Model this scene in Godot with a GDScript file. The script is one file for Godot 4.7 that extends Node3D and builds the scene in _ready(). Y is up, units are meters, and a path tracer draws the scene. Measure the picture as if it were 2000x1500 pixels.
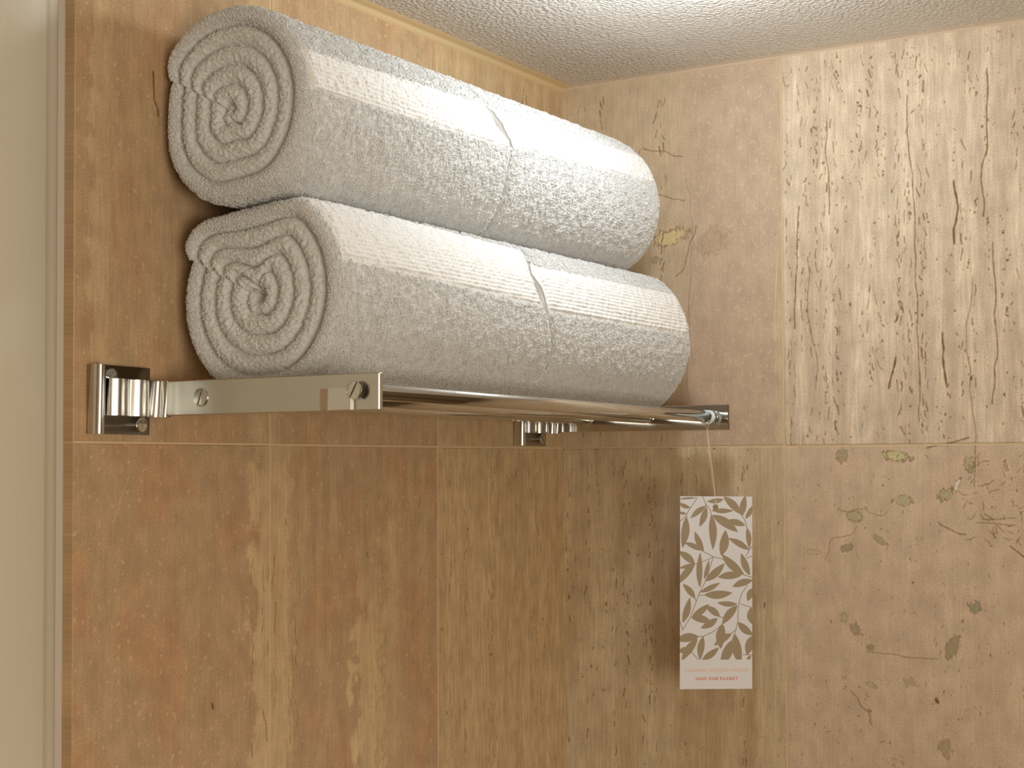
extends Node3D

# ---------------------------------------------------------------- constants
const CEIL := 0.4
const FLOOR := -1.52
const JOINT := 0.0162
const ROW := 0.3838
const COLL := 0.2366
const COLR := 0.2466
const LEFT_END := -0.6778
const PPL := 1750.0
const PPR := 1750.0

var rng := RandomNumberGenerator.new()
var names := {}

# ---------------------------------------------------------------- helpers
func numbered(n: String) -> String:
	if not names.has(n):
		names[n] = 0
		return n
	names[n] += 1
	return "%s_%03d" % [n, names[n]]

func tag(o: Node, label: String, category: String, group := "", kind := ""):
	if label != "": o.set_meta("label", label)
	if category != "": o.set_meta("category", category)
	if group != "": o.set_meta("group", group)
	if kind != "": o.set_meta("kind", kind)
	return o

func thing(called: String, label: String, category: String, at := Vector3.ZERO, parent: Node = self) -> Node3D:
	var o := Node3D.new()
	o.name = numbered(called)
	parent.add_child(o, true)
	o.position = at
	tag(o, label, category)
	return o

func put(called: String, mesh: Mesh, mat: Material, parent: Node = self) -> MeshInstance3D:
	var o := MeshInstance3D.new()
	o.name = numbered(called) if parent == self else called
	o.mesh = mesh
	o.material_override = mat
	o.cast_shadow = GeometryInstance3D.SHADOW_CASTING_SETTING_ON
	parent.add_child(o, true)
	return o

func mat(c: Color, rough := 0.6, metal := 0.0, spec := 0.5) -> StandardMaterial3D:
	var m := StandardMaterial3D.new()
	m.albedo_color = c
	m.roughness = rough
	m.metallic = metal
	m.metallic_specular = spec
	if spec <= 0.0: m.specular_mode = BaseMaterial3D.SPECULAR_DISABLED
	return m

func st_new() -> SurfaceTool:
	var st := SurfaceTool.new()
	st.begin(Mesh.PRIMITIVE_TRIANGLES)
	return st

func tri(st: SurfaceTool, a: Vector3, b: Vector3, c: Vector3):
	st.add_vertex(a); st.add_vertex(b); st.add_vertex(c)

# a quad whose outside is the side from which a, b, c, d run clockwise
func quad(st: SurfaceTool, a: Vector3, b: Vector3, c: Vector3, d: Vector3):
	tri(st, a, b, c); tri(st, a, c, d)

# a box with chamfered edges, flat shaded
func bevel_box(st: SurfaceTool, lo: Vector3, hi: Vector3, b: float):
	var c := (lo + hi) * 0.5
	var h := (hi - lo) * 0.5
	b = minf(b, minf(h.x, minf(h.y, h.z)) * 0.9)
	st.set_smooth_group(-1)
	# corner points, three for each corner
	var P := func(sx, sy, sz, ax):
		var v := Vector3(h.x * sx, h.y * sy, h.z * sz)
		if ax != 0: v.x -= b * sx
		if ax != 1: v.y -= b * sy
		if ax != 2: v.z -= b * sz
		return c + v
	for ax in 3:
		for s in [-1, 1]:
			var q := []
			for k in [[-1, -1], [-1, 1], [1, 1], [1, -1]]:
				var sg := [0, 0, 0]
				sg[ax] = s
				sg[(ax + 1) % 3] = k[0]
				sg[(ax + 2) % 3] = k[1]
				q.append(P.call(sg[0], sg[1], sg[2], ax))
			if s < 0: q.reverse()
			quad(st, q[0], q[1], q[2], q[3])
	for ax in 3: # edges along ax
		for s1 in [-1, 1]:
			for s2 in [-1, 1]:
				var g := func(sa, face):
					var sg := [0, 0, 0]
					sg[ax] = sa
					sg[(ax + 1) % 3] = s1
					sg[(ax + 2) % 3] = s2
					return P.call(sg[0], sg[1], sg[2], face)
				var f1: int = (ax + 1) % 3
				var f2: int = (ax + 2) % 3
				var q := [g.call(-1, f1), g.call(1, f1), g.call(1, f2), g.call(-1, f2)]
				if s1 * s2 < 0: q.reverse()
				quad(st, q[3], q[2], q[1], q[0])
	for sx in [-1, 1]:
		for sy in [-1, 1]:
			for sz in [-1, 1]:
				var q := [P.call(sx, sy, sz, 0), P.call(sx, sy, sz, 1), P.call(sx, sy, sz, 2)]
				if sx * sy * sz > 0: q.reverse()
				tri(st, q[0], q[1], q[2])

func done(st: SurfaceTool) -> ArrayMesh:
	st.generate_normals()
	return st.commit()

func box_mesh(lo: Vector3, hi: Vector3, b := 0.0008) -> ArrayMesh:
	var st := st_new()
	bevel_box(st, lo, hi, b)
	return done(st)

# a grid of points, rows x cols, as one smooth sheet; flip turns it over
func grid_mesh(st: SurfaceTool, pts: PackedVector3Array, rows: int, cols: int, wrap: bool, flip: bool, first := 0, uvs := PackedVector2Array()) -> int:
	st.set_smooth_group(0)
	for i in pts.size():
		if uvs.size(): st.set_uv(uvs[i])
		st.add_vertex(pts[i])
	var cc := cols if wrap else cols - 1
	for r in rows - 1:
		for k in cc:
			var a := first + r * cols + k
			var b := first + r * cols + (k + 1) % cols
			var c := a + cols
			var d := b + cols
			if flip:
				st.add_index(a); st.add_index(c); st.add_index(b)
				st.add_index(b); st.add_index(c); st.add_index(d)
			else:
				st.add_index(a); st.add_index(b); st.add_index(c)
				st.add_index(b); st.add_index(d); st.add_index(c)
	return first + pts.size()

# a surface turned round the axis through p along n; prof holds (height along n, radius)
func lathe(st: SurfaceTool, p: Vector3, n: Vector3, prof: PackedVector2Array, seg := 40):
	var u := n.cross(Vector3.UP if absf(n.y) < 0.9 else Vector3.RIGHT).normalized()
	var v := n.cross(u)
	st.set_smooth_group(-1)
	for i in prof.size() - 1:
		for k in seg:
			var a0 := TAU * k / seg
			var a1 := TAU * (k + 1) / seg
			var d0 := u * cos(a0) + v * sin(a0)
			var d1 := u * cos(a1) + v * sin(a1)
			var A := p + n * prof[i].x + d0 * prof[i].y
			var B := p + n * prof[i].x + d1 * prof[i].y
			var C := p + n * prof[i + 1].x + d1 * prof[i + 1].y
			var D := p + n * prof[i + 1].x + d0 * prof[i + 1].y
			st.set_smooth_group(1)
			if prof[i].y > 1e-6: tri(st, A, C, B)
			if prof[i + 1].y > 1e-6: tri(st, A, D, C)

# a round tube along a polyline
func tube(st: SurfaceTool, path: PackedVector3Array, r: float, seg := 12, caps := true):
	st.set_smooth_group(1)
	var rings := []
	var prev_u := Vector3.ZERO
	for i in path.size():
		var t := (path[mini(i + 1, path.size() - 1)] - path[maxi(i - 1, 0)]).normalized()
		var u := prev_u - t * prev_u.dot(t)
		if u.length() < 0.01:
			u = t.cross(Vector3.UP if absf(t.y) < 0.9 else Vector3.RIGHT)
		u = u.normalized()
		prev_u = u
		var v := t.cross(u)
		var ring := []
		for k in seg:
			var a := TAU * k / seg
			ring.append(path[i] + (u * cos(a) + v * sin(a)) * r)
		rings.append(ring)
	for i in rings.size() - 1:
		for k in seg:
			var k1 := (k + 1) % seg
			quad(st, rings[i][k], rings[i][k1], rings[i + 1][k1], rings[i + 1][k])
	if caps:
		for k in seg:
			var k1 := (k + 1) % seg
			tri(st, path[0], rings[0][k1], rings[0][k])
			var n := rings.size() - 1
			tri(st, path[n], rings[n][k], rings[n][k1])

func smooth01(a: float, b: float, x: float) -> float:
	var t := clampf((x - a) / (b - a), 0.0, 1.0)
	return t * t * (3.0 - 2.0 * t)

# ---------------------------------------------------------------- travertine
# grey noise, one byte for each pixel, stretched by sx, sy
func noise_bytes(sd: int, freq: float, w: int, h: int, oct: int, sx: float, sy: float, warp := 0.0, kind := FastNoiseLite.TYPE_SIMPLEX_SMOOTH) -> PackedByteArray:
	var n := FastNoiseLite.new()
	n.seed = sd
	n.noise_type = kind
	n.frequency = freq
	n.fractal_octaves = oct
	n.fractal_type = FastNoiseLite.FRACTAL_FBM if oct > 1 else FastNoiseLite.FRACTAL_NONE
	if warp > 0.0:
		n.domain_warp_enabled = true
		n.domain_warp_amplitude = warp
		n.domain_warp_frequency = freq * 0.6
	var im := n.get_image(maxi(8, int(w / sx)), maxi(8, int(h / sy)), false, false, true)
	im.convert(Image.FORMAT_L8)
	if im.get_width() != w or im.get_height() != h:
		im.resize(w, h, Image.INTERPOLATE_CUBIC)
	return im.get_data()

# Colours are what the stone looks like in plain white light, 0..255.
# tiles: one dictionary for each column and row; cavities and hairlines are drawn afterwards.
func travertine(sd: int, w: int, h: int, ppm: float, col_edges: Array, row_edge: int, tiles: Array, marks: Array, cracks: Array) -> Array:
	var A := noise_bytes(sd, 0.026, w, h, 4, 1.0, 16.0)
	var B := noise_bytes(sd + 1, 0.16, w, h, 3, 1.0, 13.0)
	var C := noise_bytes(sd + 2, 0.007, w, h, 4, 1.0, 1.6)
	var D := noise_bytes(sd + 3, 0.30, w, h, 3, 1.0, 1.0)
	var E := noise_bytes(sd + 4, 0.125, w, h, 2, 1.0, 1.9, 6.0)
	var F := noise_bytes(sd + 5, 0.045, w, h, 2, 1.0, 10.0)
	var G := noise_bytes(sd + 6, 0.10, w, h, 1, 1.0, 1.25)
	var M := noise_bytes(sd + 7, 0.024, w, h, 4, 1.0, 1.3)
	var rgb := PackedByteArray()
	rgb.resize(w * h * 3)
	var hgt := PackedByteArray()
	hgt.resize(w * h)
	var xe := [0] + col_edges + [w]
	var ye := [0, row_edge, h]
	for row in 2:
		for col in xe.size() - 1:
			var T: Dictionary = tiles[row * (xe.size() - 1) + col]
			var v0: float = T.v0
			var va: float = T.va * 2.6 / 255.0
			var streak: float = T.streak / 255.0
			var speck: float = T.speck * 255.0
			var pit: float = T.pit * 255.0
			var orange: float = T.orange
			var shift: int = T.shift
			var t0: Vector3 = T.tan
			var t1: Vector3 = T.cream
			var rust: Vector3 = T.rust
			var bands: Array = T.bands
			for y in range(ye[row], ye[row + 1]):
				for x in range(xe[col], xe[col + 1]):
					var i := y * w + x
					var j := y * w + (x + shift) % w
					var m: float = M[j] / 255.0 - 0.5
					var v := v0 + va * (A[j] - 127.5)
					for b in bands:
						var d: float = absf(x - b.x + m * b.wob) / b.w
						if d < 1.0:
							v += b.s * minf(1.0, (1.0 - d) * 4.0) * clampf((y - b.y0) / 130.0, 0.0, 1.0) * clampf((b.y1 - y) / 130.0, 0.0, 1.0)
					v = clampf(v, 0.0, 1.0)
					var c := t0.lerp(t1, v)
					if orange > 0.0:
						var o := clampf((C[j] - 130.0) * 0.02, 0.0, 1.0)
						if o > 0.0: c = c.lerp(rust, o * orange * (1.0 - v))
					var k := 1.0 + streak * (B[j] - 127.5) * (0.5 + 0.5 * v) + 0.00068 * (D[j] - 127.5) + 0.11 * m
					c *= k
					var hh := 175.0 + 0.14 * (B[j] - 127.5) + 0.12 * (D[j] - 127.5)
					if G[j] > speck:
						c = c.lerp(Vector3(226, 198, 166), minf(1.0, (G[j] - speck) * 0.04) * 0.5 * (1.0 - 0.7 * v))
					var pt := E[j] - pit + 0.42 * (F[j] - 127.5)
					if pt > 0.0:
						pt = minf(1.0, pt * 0.05)
						c = c.lerp(Vector3(126, 98, 68) * (1.0 + 0.6 * m), pt * 0.8)
						hh -= 120.0 * pt
					rgb[i * 3] = clampi(int(c.x), 0, 255)
					rgb[i * 3 + 1] = clampi(int(c.y), 0, 255)
					rgb[i * 3 + 2] = clampi(int(c.z), 0, 255)
					hgt[i] = clampi(int(hh), 0, 255)
	# filled cavities: pale or grey-green fill inside a thin dark rim
	for k in marks:
		var R := int(maxf(k.rx, k.ry) * 1.6) + 3
		var ca := cos(k.a); var sa := sin(k.a)
		for yy in range(maxi(0, int(k.y) - R), mini(h, int(k.y) + R)):
			for xx in range(maxi(0, int(k.x) - R), mini(w, int(k.x) + R)):
				var dx: float = xx - k.x
				var dy: float = yy - k.y
				var px: float = (dx * ca + dy * sa) / k.rx
				var py: float = (-dx * sa + dy * ca) / k.ry
				var j := yy * w + xx
				var q := sqrt(px * px + py * py) + (E[j] / 255.0 - 0.5) * 0.8 + (M[(j + 977) % (w * h)] / 255.0 - 0.5) * 1.1
				if q > 1.18: continue
				var inside := 1.0 - smooth01(0.78, 0.92, q)
				var rim := smooth01(0.72, 0.92, q) * (1.0 - smooth01(1.0, 1.18, q))
				var c := Vector3(rgb[j * 3], rgb[j * 3 + 1], rgb[j * 3 + 2])
				c = c.lerp(k.fill * (0.86 + 0.28 * (D[j] / 255.0)), inside * k.op)
				c = c.lerp(Vector3(118, 94, 64), rim * 0.5 * k.op * smooth01(0.3, 0.7, M[(j * 3 + 311) % (w * h)] / 255.0 + 0.15))
				rgb[j * 3] = clampi(int(c.x), 0, 255)
				rgb[j * 3 + 1] = clampi(int(c.y), 0, 255)
				rgb[j * 3 + 2] = clampi(int(c.z), 0, 255)
				hgt[j] = clampi(int(hgt[j] - 70.0 * rim - 20.0 * inside), 0, 255)
	# wandering hairlines: x, y, length, drift, wobble, width, darkness (negative: a pale line)
	for k in cracks:
		var x: float = k[0]
		var y: float = k[1]
		var ang: float = k[3]
		var turn := 0.0
		for s in int(k[2]):
			turn = turn * 0.8 + rng.randf_range(-1.0, 1.0) * float(k[4]) * 0.11
			ang = lerpf(ang, float(k[3]), 0.10) + turn
			x += sin(ang); y += cos(ang)
			var wd: float = float(k[5]) * (0.45 + 0.9 * E[clampi(int(y) * w + int(x), 0, w * h - 1)] / 255.0)
			for yy in range(int(y - wd), int(y + wd) + 2):
				for xx in range(int(x - wd), int(x + wd) + 2):
					if xx < 0 or yy < 0 or xx >= w or yy >= h: continue
					var q := 1.0 - Vector2(xx - x, yy - y).length() / (wd + 0.5)
					if q <= 0.0: continue
					var j := yy * w + xx
					var dk: float = k[6] * q
					for e in 3:
						var to: float = [118.0, 90.0, 60.0][e] if dk > 0.0 else [236.0, 208.0, 172.0][e]
						rgb[j * 3 + e] = clampi(int(lerpf(rgb[j * 3 + e], to, absf(dk))), 0, 255)
					if dk > 0.0: hgt[j] = clampi(int(hgt[j] - 60.0 * dk), 0, 255)
	var im := Image.create_from_data(w, h, false, Image.FORMAT_RGB8, rgb)
	var hm := Image.create_from_data(w, h, false, Image.FORMAT_L8, hgt)
	return [ImageTexture.create_from_image(im), ImageTexture.create_from_image(hm)]

# pores in a row down one upright line: mean length and mean gap in pixels
func dashes(into: Array, x: float, y0: float, y1: float, length: float, gap: float, dark: float, wide: float):
	var y := y0 + rng.randf() * gap
	while y < y1:
		var n := int(length * rng.randf_range(0.25, 1.7)) + 2
		into.append([x + rng.randf_range(-4.0, 4.0), y, n, rng.randf_range(-0.22, 0.22), 0.45, wide * rng.randf_range(0.6, 1.35), dark * rng.randf_range(0.6, 1.3)])
		y += n + gap * rng.randf_range(0.1, 2.2) * (0.35 if rng.randf() < 0.6 else 2.2)

func stone_material(tex: Array) -> StandardMaterial3D:
	var m := mat(Color(1, 1, 1), 0.6, 0.0, 0.0)
	m.albedo_texture = tex[0]
	return m

# a slab in wall axes: a across, y up, its face towards +n by proud; uv from the wall's own picture
func slab(a0: float, a1: float, y0: float, y1: float, proud: float, thick: float, left: bool, uvf: Callable) -> ArrayMesh:
	var st := st_new()
	st.set_smooth_group(-1)
	var b := 0.0009
	var P := func(a, y, d): return Vector3(a, y, d) if left else Vector3(-d, y, a)
	var ring := func(ins, d): return [[a0 + ins, y0 + ins, d], [a0 + ins, y1 - ins, d], [a1 - ins, y1 - ins, d], [a1 - ins, y0 + ins, d]]
	var R := [ring.call(b, proud), ring.call(0.0, proud - b), ring.call(0.0, proud - thick)]
	var V := func(q):
		st.set_uv(uvf.call(q[0], q[1]))
		st.add_vertex(P.call(q[0], q[1], q[2]))
	var face := func(p, q, r):
		if left:
			V.call(p); V.call(q); V.call(r)
		else:
			V.call(r); V.call(q); V.call(p)
	# seen from +z, the ring runs up the left side and over: clockwise
	if left:
		pass
	face.call(R[0][0], R[0][1], R[0][2]); face.call(R[0][0], R[0][2], R[0][3])
	for i in 2:
		for k in 4:
			var k1 := (k + 1) % 4
			face.call(R[i][k], R[i + 1][k], R[i + 1][k1])
			face.call(R[i][k], R[i + 1][k1], R[i][k1])
	face.call(R[2][2], R[2][1], R[2][0]); face.call(R[2][3], R[2][2], R[2][0])
	return done(st)

# ---------------------------------------------------------------- towels
class Roll:
	var xn: float; var xf: float
	var z1: float; var y1: float; var z2: float; var y2: float
	var R: float; var p: float; var thf: float
	var clamps := []          # [direction angle, distance]
	var table := PackedFloat32Array()
	var gap := []             # [angle in degrees, x] pairs
	var noise := FastNoiseLite.new()
	func raw(th: float) -> float:
		var f := fposmod(th - thf, TAU)
		var base := R - 0.5 * p + p * f / TAU
		var e := (TAU - f) * R
		if e < 0.011: base -= p * (1.0 - sqrt(maxf(0.0, 1.0 - pow((0.011 - e) / 0.011, 2.0))))
		var k := 0.0035
		var s := exp(-base / k)
		for c in clamps:
			var q := cos(th - c[0])
			if q > 0.2: s += exp(-(c[1] / q) / k)
		return -k * log(s)
	func bake():
		table.resize(1440)
		for i in 1440: table[i] = raw(TAU * i / 1440.0)
	func r(th: float) -> float:
		var t := fposmod(th, TAU) / TAU * 1440.0
		var i := int(t) % 1440
		return lerpf(table[i], table[(i + 1) % 1440], t - floorf(t))
	func centre(x: float) -> Vector2:
		var t := (x - xn) / (xf - xn)
		return Vector2(lerpf(z1, z2, t), lerpf(y1, y2, t))
	func wave(x: float, th: float) -> float:
		var w := noise.get_noise_2d(x * 95.0, th * 6.0) * 0.0010 + noise.get_noise_2d(x * 300.0 + 50.0, th * 5.0) * 0.0006
		return w
	func at(x: float, th: float, inward: float) -> Vector3:
		var c := centre(x)
		var rr := r(th) - inward + (wave(x, th) if inward < 0.003 else 0.0)
		var y := c.y + rr * sin(th)
		var z := c.x + rr * cos(th)
		if y < 0.066:
			# pressed in where it lies on the bars
			var by := 0.0484 - (x + 0.608) * 0.0066
			for bz in [0.190, 0.122, 0.054]:
				var dy: float = y - by
				var dz: float = z - bz
				var q := dy * dy + dz * dz
				if q < 0.0068 * 0.0068:
					y = maxf(y, by + sqrt(0.0068 * 0.0068 - dz * dz))
		return Vector3(x, y, z)
	func normal(x: float, th: float) -> Vector3:
		var d := (at(x, th + 0.02, 0.0) - at(x, th - 0.02, 0.0))
		var n := Vector3(0, -d.z, d.y).normalized()
		return n if n.dot(Vector3(0, sin(th), cos(th))) > 0.0 else -n
	func gap_x(th: float) -> float:
		var d := rad_to_deg(wrapf(th, -PI, PI))
		if d <= gap[0][0]: return gap[0][1]
		for i in gap.size() - 1:
			if d <= gap[i + 1][0]:
				return lerpf(gap[i][1], gap[i + 1][1], (d - gap[i][0]) / (gap[i + 1][0] - gap[i][0]))
		return gap[-1][1]
	func thetas() -> PackedFloat32Array:
		var a := PackedFloat32Array()
		for i in 220: a.append(TAU * i / 220.0)
		for i in 14: a.append(fposmod(thf - 0.16 + 0.16 * i / 14.0, TAU))
		a.append(fposmod(thf - 0.0005, TAU)); a.append(fposmod(thf + 0.0005, TAU))
		a.sort()
		return a

# one half of the outer sheet: from the rounded end fold to the rounded edge at the middle slit
func wrap_mesh(T: Roll, front: bool, gap_half: Callable) -> ArrayMesh:
	var th := T.thetas()
	var st := st_new()
	var pts := PackedVector3Array()
	var a := T.p * 0.5
	var ax := 0.013 if front else 0.020
	var rows := 0
	var lip := []
	for i in 15:
		var t := PI * i / 14.0
		lip.append([ax - ax * sin(t), a + a * cos(t)])
	var edge := []
	for i in 6:
		var t := PI * 0.5 * i / 5.0
		edge.append([sin(t), 1.0 - cos(t)])
	var side := 110
	var sg := 1.0 if front else -1.0
	var x0 := T.xn if front else T.xf
	for q in lip:
		for t in th: pts.append(T.at(x0 + sg * q[0], t, q[1] + (0.0 if q[1] > 0.0002 else 0.0)))
		rows += 1
	for i in range(1, side + 1):
		var f := float(i) / side
		for t in th:
			var e: float = T.gap_x(t) - sg * gap_half.call(t) - sg * 0.006
			pts.append(T.at(lerpf(x0 + sg * ax, e, f), t, 0.0))
		rows += 1
	for q in edge.slice(1):
		for t in th:
			var e: float = T.gap_x(t) - sg * gap_half.call(t) - sg * 0.006
			pts.append(T.at(e + sg * 0.006 * q[0], t, 0.007 * q[1]))
		rows += 1
	for t in th:
		var e: float = T.gap_x(t) - sg * gap_half.call(t)
		pts.append(T.at(e - sg * 0.003, t, 0.016))
	rows += 1
	grid_mesh(st, pts, rows, th.size(), true, not front)
	return done(st)

func face_x(T: Roll, d: float, th: float, deep: float) -> float:
	var u := (T.r(th) - d) / T.p
	var q := fposmod(u, 1.0)
	var h := 0.0095 * pow(maxf(sin(PI * q), 0.0), 0.42)
	h += T.noise.get_noise_2d(d * 260.0 * cos(th) + 300.0, d * 260.0 * sin(th)) * 0.0018
	h -= 0.012 * exp(-pow(d / 0.0065, 2.0)) * deep
	return T.xn + 0.0105 - h

func face_mesh(T: Roll, deep: float) -> ArrayMesh:
	var th := T.thetas()
	var st := st_new()
	var pts := PackedVector3Array()
	var rings := 74
	for i in rings:
		for t in th:
			var d: float = (T.r(t) - T.p * 0.82) * (1.0 - float(i) / (rings - 1)) + 0.0002
			var x := face_x(T, d, t, deep)
			var c := T.centre(T.xn)
			pts.append(Vector3(x, c.y + d * sin(t), c.x + d * cos(t)))
	grid_mesh(st, pts, rings, th.size(), true, true)
	return done(st)

func back_mesh(T: Roll) -> ArrayMesh:
	var th := T.thetas()
	var st := st_new()
	var pts := PackedVector3Array()
	for i in 12:
		for t in th:
			var d: float = (T.r(t) - T.p * 0.8) * (1.0 - i / 11.0) + 0.0002
			var c := T.centre(T.xf)
			pts.append(Vector3(T.xf - 0.009 + 0.003 * sin(d / T.p * TAU), c.y + d * sin(t), c.x + d * cos(t)))
	grid_mesh(st, pts, 12, th.size(), true, false)
	return done(st)

func core_mesh(T: Roll) -> ArrayMesh:
	var th := T.thetas()
	var st := st_new()
	var pts := PackedVector3Array()
	for i in 4:
		for t in th:
			pts.append(T.at(T.gap_x(t) - 0.03 + 0.02 * i, t, 0.0135))
	grid_mesh(st, pts, 4, th.size(), true, false)
	return done(st)

# the flat-woven stripe: rows of small raised stitches between two angles
func border_mesh(T: Roll, xa: float, xb: Callable, lo: Callable, hi: Callable) -> ArrayMesh:
	var st := st_new()
	var pts := PackedVector3Array()
	var na := 112
	var nx := 400
	var pr := 0.0033
	var pb := 0.0031
	for i in na:
		var f := float(i) / (na - 1)
		for k in nx:
			var g := float(k) / (nx - 1)
			var x: float = xa
			var tm: float = 0.5
			# the stripe's limits vary along the roll
			x = lerpf(xa, xb.call(0.4), g)
			var l: float = lo.call(g)
			var u: float = hi.call(g)
			var th := deg_to_rad(lerpf(l, u, f))
			x = lerpf(xa, xb.call(th), g)
			var arc := (th) * T.R
			var rowf := arc / pr
			var row := floorf(rowf)
			var rib := 0.5 + 0.5 * cos(TAU * (rowf - row - 0.5))
			var bead := 0.5 + 0.5 * cos(TAU * (x / pb + 0.33 * row))
			var h := 0.0006 + 0.0010 * rib * (0.4 + 0.6 * bead)
			var e := minf(minf(f, 1.0 - f) * 14.0, minf(g, 1.0 - g) * 50.0)
			h = lerpf(-0.0012, h, clampf(e, 0.0, 1.0))
			pts.append(T.at(x, th, -h))
	grid_mesh(st, pts, na, nx, false, true)
	return done(st)

# terry loops: twisted hairpins of yarn about 2 mm high, n of them on a square of that side
func loop_mesh(n: int, side: float) -> ArrayMesh:
	var st := st_new()
	for k in n:
		var tr := Transform3D()
		if n > 1:
			var g := ceili(sqrt(float(n)))
			var q := Vector3((k % g + rng.randf_range(0.05, 0.95)) / g - 0.5, 0, (k / g + rng.randf_range(0.05, 0.95)) / g - 0.5) * side
			tr = _loop_at(q, Vector3.UP, 0.62)
		var path := PackedVector3Array()
		for i in 6:
			var t := PI * i / 5.0
			path.append(tr * Vector3(0.00068 * cos(t) + 0.0002 * sin(t * 2.0), -0.0005 + 0.0019 * sin(t), 0.0004 * sin(t * 2.0)))
		tube(st, path, 0.00036, 4, false)
	return done(st)

func pile(T: Roll, parent: Node, material: Material, loops: Array, bands: Array, gap_half: Callable, deep: float):
	var xs := []
	var big := [[], []]
	var sp := 0.00140
	var cell := 0.0045
	var bare := func(x, th):
		# true on the woven stripes, at the slit and near the sheet's end
		var deg := rad_to_deg(wrapf(th, -PI, PI))
		if absf(x - T.gap_x(th)) - gap_half.call(th) < 0.0062: return true
		for b in bands:
			if x > b[0] and x < b[1]:
				var g: float = (x - b[0]) / (b[1] - b[0])
				if deg > b[2].call(g) and deg < b[3].call(g): return true
		return false
	var side_loop := func(x, th):
		var deg := rad_to_deg(wrapf(th, -PI, PI))
		var inward := 0.0
		var dg: float = absf(x - T.gap_x(th)) - gap_half.call(th)
		if dg < 0.0005: return
		if dg < 0.006: inward = 0.006 * (1.0 - sqrt(1.0 - pow(1.0 - dg / 0.006, 2.0)))
		for b in bands:
			if x > b[0] and x < b[1]:
				var g: float = (x - b[0]) / (b[1] - b[0])
				if deg > b[2].call(g) + rng.randf_range(-0.5, 1.0) and deg < b[3].call(g) - rng.randf_range(-0.3, 0.6): return
		xs.append(_loop_at(T.at(x, th, inward), T.normal(x, th), 0.62))
	# the side, cell by cell
	var nth := int(TAU * T.R / cell)
	var dth := TAU / nth
	var xa := T.xn + 0.012
	var xb := T.xf - 0.018
	var nx := int((xb - xa) / cell)
	for i in nth:
		for k in nx:
			var th := dth * (i + 0.5)
			var x := xa + cell * (k + 0.5)
			var h := cell * 0.5
			var near_end := absf(wrapf(th - T.thf, -PI, PI)) < 0.24
			if not near_end and not bare.call(x, th) and not bare.call(x - h, th - dth * 0.5) and not bare.call(x + h, th - dth * 0.5) and not bare.call(x - h, th + dth * 0.5) and not bare.call(x + h, th + dth * 0.5):
				var n := T.normal(x, th)
				var u := n.cross(Vector3.RIGHT).normalized()
				var bs := Basis(u, n, u.cross(n)).rotated(n, PI * 0.5 * rng.randi_range(0, 3) + rng.randf_range(-0.2, 0.2))
				big[rng.randi_range(0, 1)].append(Transform3D(bs * rng.randf_range(0.95, 1.12), T.at(x, th, 0.0) - n * 0.0003))
			else:
				for q in 10:
					side_loop.call(x + h * rng.randf_range(-1.0, 1.0), th + dth * rng.randf_range(-0.5, 0.5))
	# rolled end
	var d := 0.002
	while d < T.R - T.p * 0.55:
		var k := int(TAU * d / 0.0015)
		for i in k:
			var th := TAU * (i + rng.randf()) / k
			var u := (T.r(th) - d) / T.p
			var q := fposmod(u, 1.0)
			if u < 0.86 or q < 0.07 or q > 0.93: continue
			var x := face_x(T, d, th, deep)
			var c := T.centre(T.xn)
			var n := Vector3(-1.0, 0, 0) + Vector3(0, sin(th), cos(th)) * (0.5 - q) * 1.1
			xs.append(_loop_at(Vector3(x, c.y + d * sin(th), c.x + d * cos(th)), n.normalized(), 0.4, 0.68))
		d += 0.0013
	# both end folds
	for e in 2:
		var ax := 0.013 if e == 0 else 0.020
		var sg := 1.0 if e == 0 else -1.0
		var x0 := T.xn if e == 0 else T.xf
		var a := T.p * 0.5
		var na := int(TAU * T.R / sp)
		var rows := 20
		for i in na:
			for jj in rows:
				var t := lerpf(0.25, PI, (jj + rng.randf()) / rows)
				if jj < 5 and rng.randf() < 0.35: continue
				var th := TAU * (i + rng.randf()) / na
				var x := x0 + sg * ax * (1.0 - sin(t))
				var skip := false
				for b in bands:
					if x > b[0] and x < b[1]:
						var deg := rad_to_deg(wrapf(th, -PI, PI))
						if deg > b[2].call((x - b[0]) / (b[1] - b[0])) and deg < b[3].call((x - b[0]) / (b[1] - b[0])): skip = true
				if skip: continue
				var P := T.at(x, th, a + a * cos(t))
				var n := (Vector3(-sg * sin(t) * a / ax * 1.4, 0, 0) - Vector3(0, sin(th), cos(th)) * cos(t)).normalized()
				xs.append(_loop_at(P, n, 0.5, 0.9))
	scatter(xs, loops[0], material, parent)
	scatter(big[0], loops[1], material, parent)
	scatter(big[1], loops[2], material, parent)

func scatter(xs: Array, loop: Mesh, material: Material, parent: Node):
	var mm := MultiMesh.new()
	mm.transform_format = MultiMesh.TRANSFORM_3D
	mm.mesh = loop
	mm.instance_count = xs.size()
	for i in xs.size(): mm.set_instance_transform(i, xs[i])
	var o := MultiMeshInstance3D.new()
	o.name = "terry_pile"
	o.multimesh = mm
	o.material_override = material
	o.set_meta("kind", "stuff")
	parent.add_child(o, true)

func _loop_at(P: Vector3, n: Vector3, tilt: float, size := 1.0) -> Transform3D:
	var up := (n + Vector3(rng.randf_range(-1, 1), rng.randf_range(-1, 1), rng.randf_range(-1, 1)) * tilt).normalized()
	var q := Vector3(rng.randf_range(-1, 1), rng.randf_range(-1, 1), rng.randf_range(-1, 1))
	var r := up.cross(q).normalized()
	var s := rng.randf_range(0.75, 1.25) * size
	return Transform3D(Basis(r * s, up * s, r.cross(up) * s), P - n * 0.0003)

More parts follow.
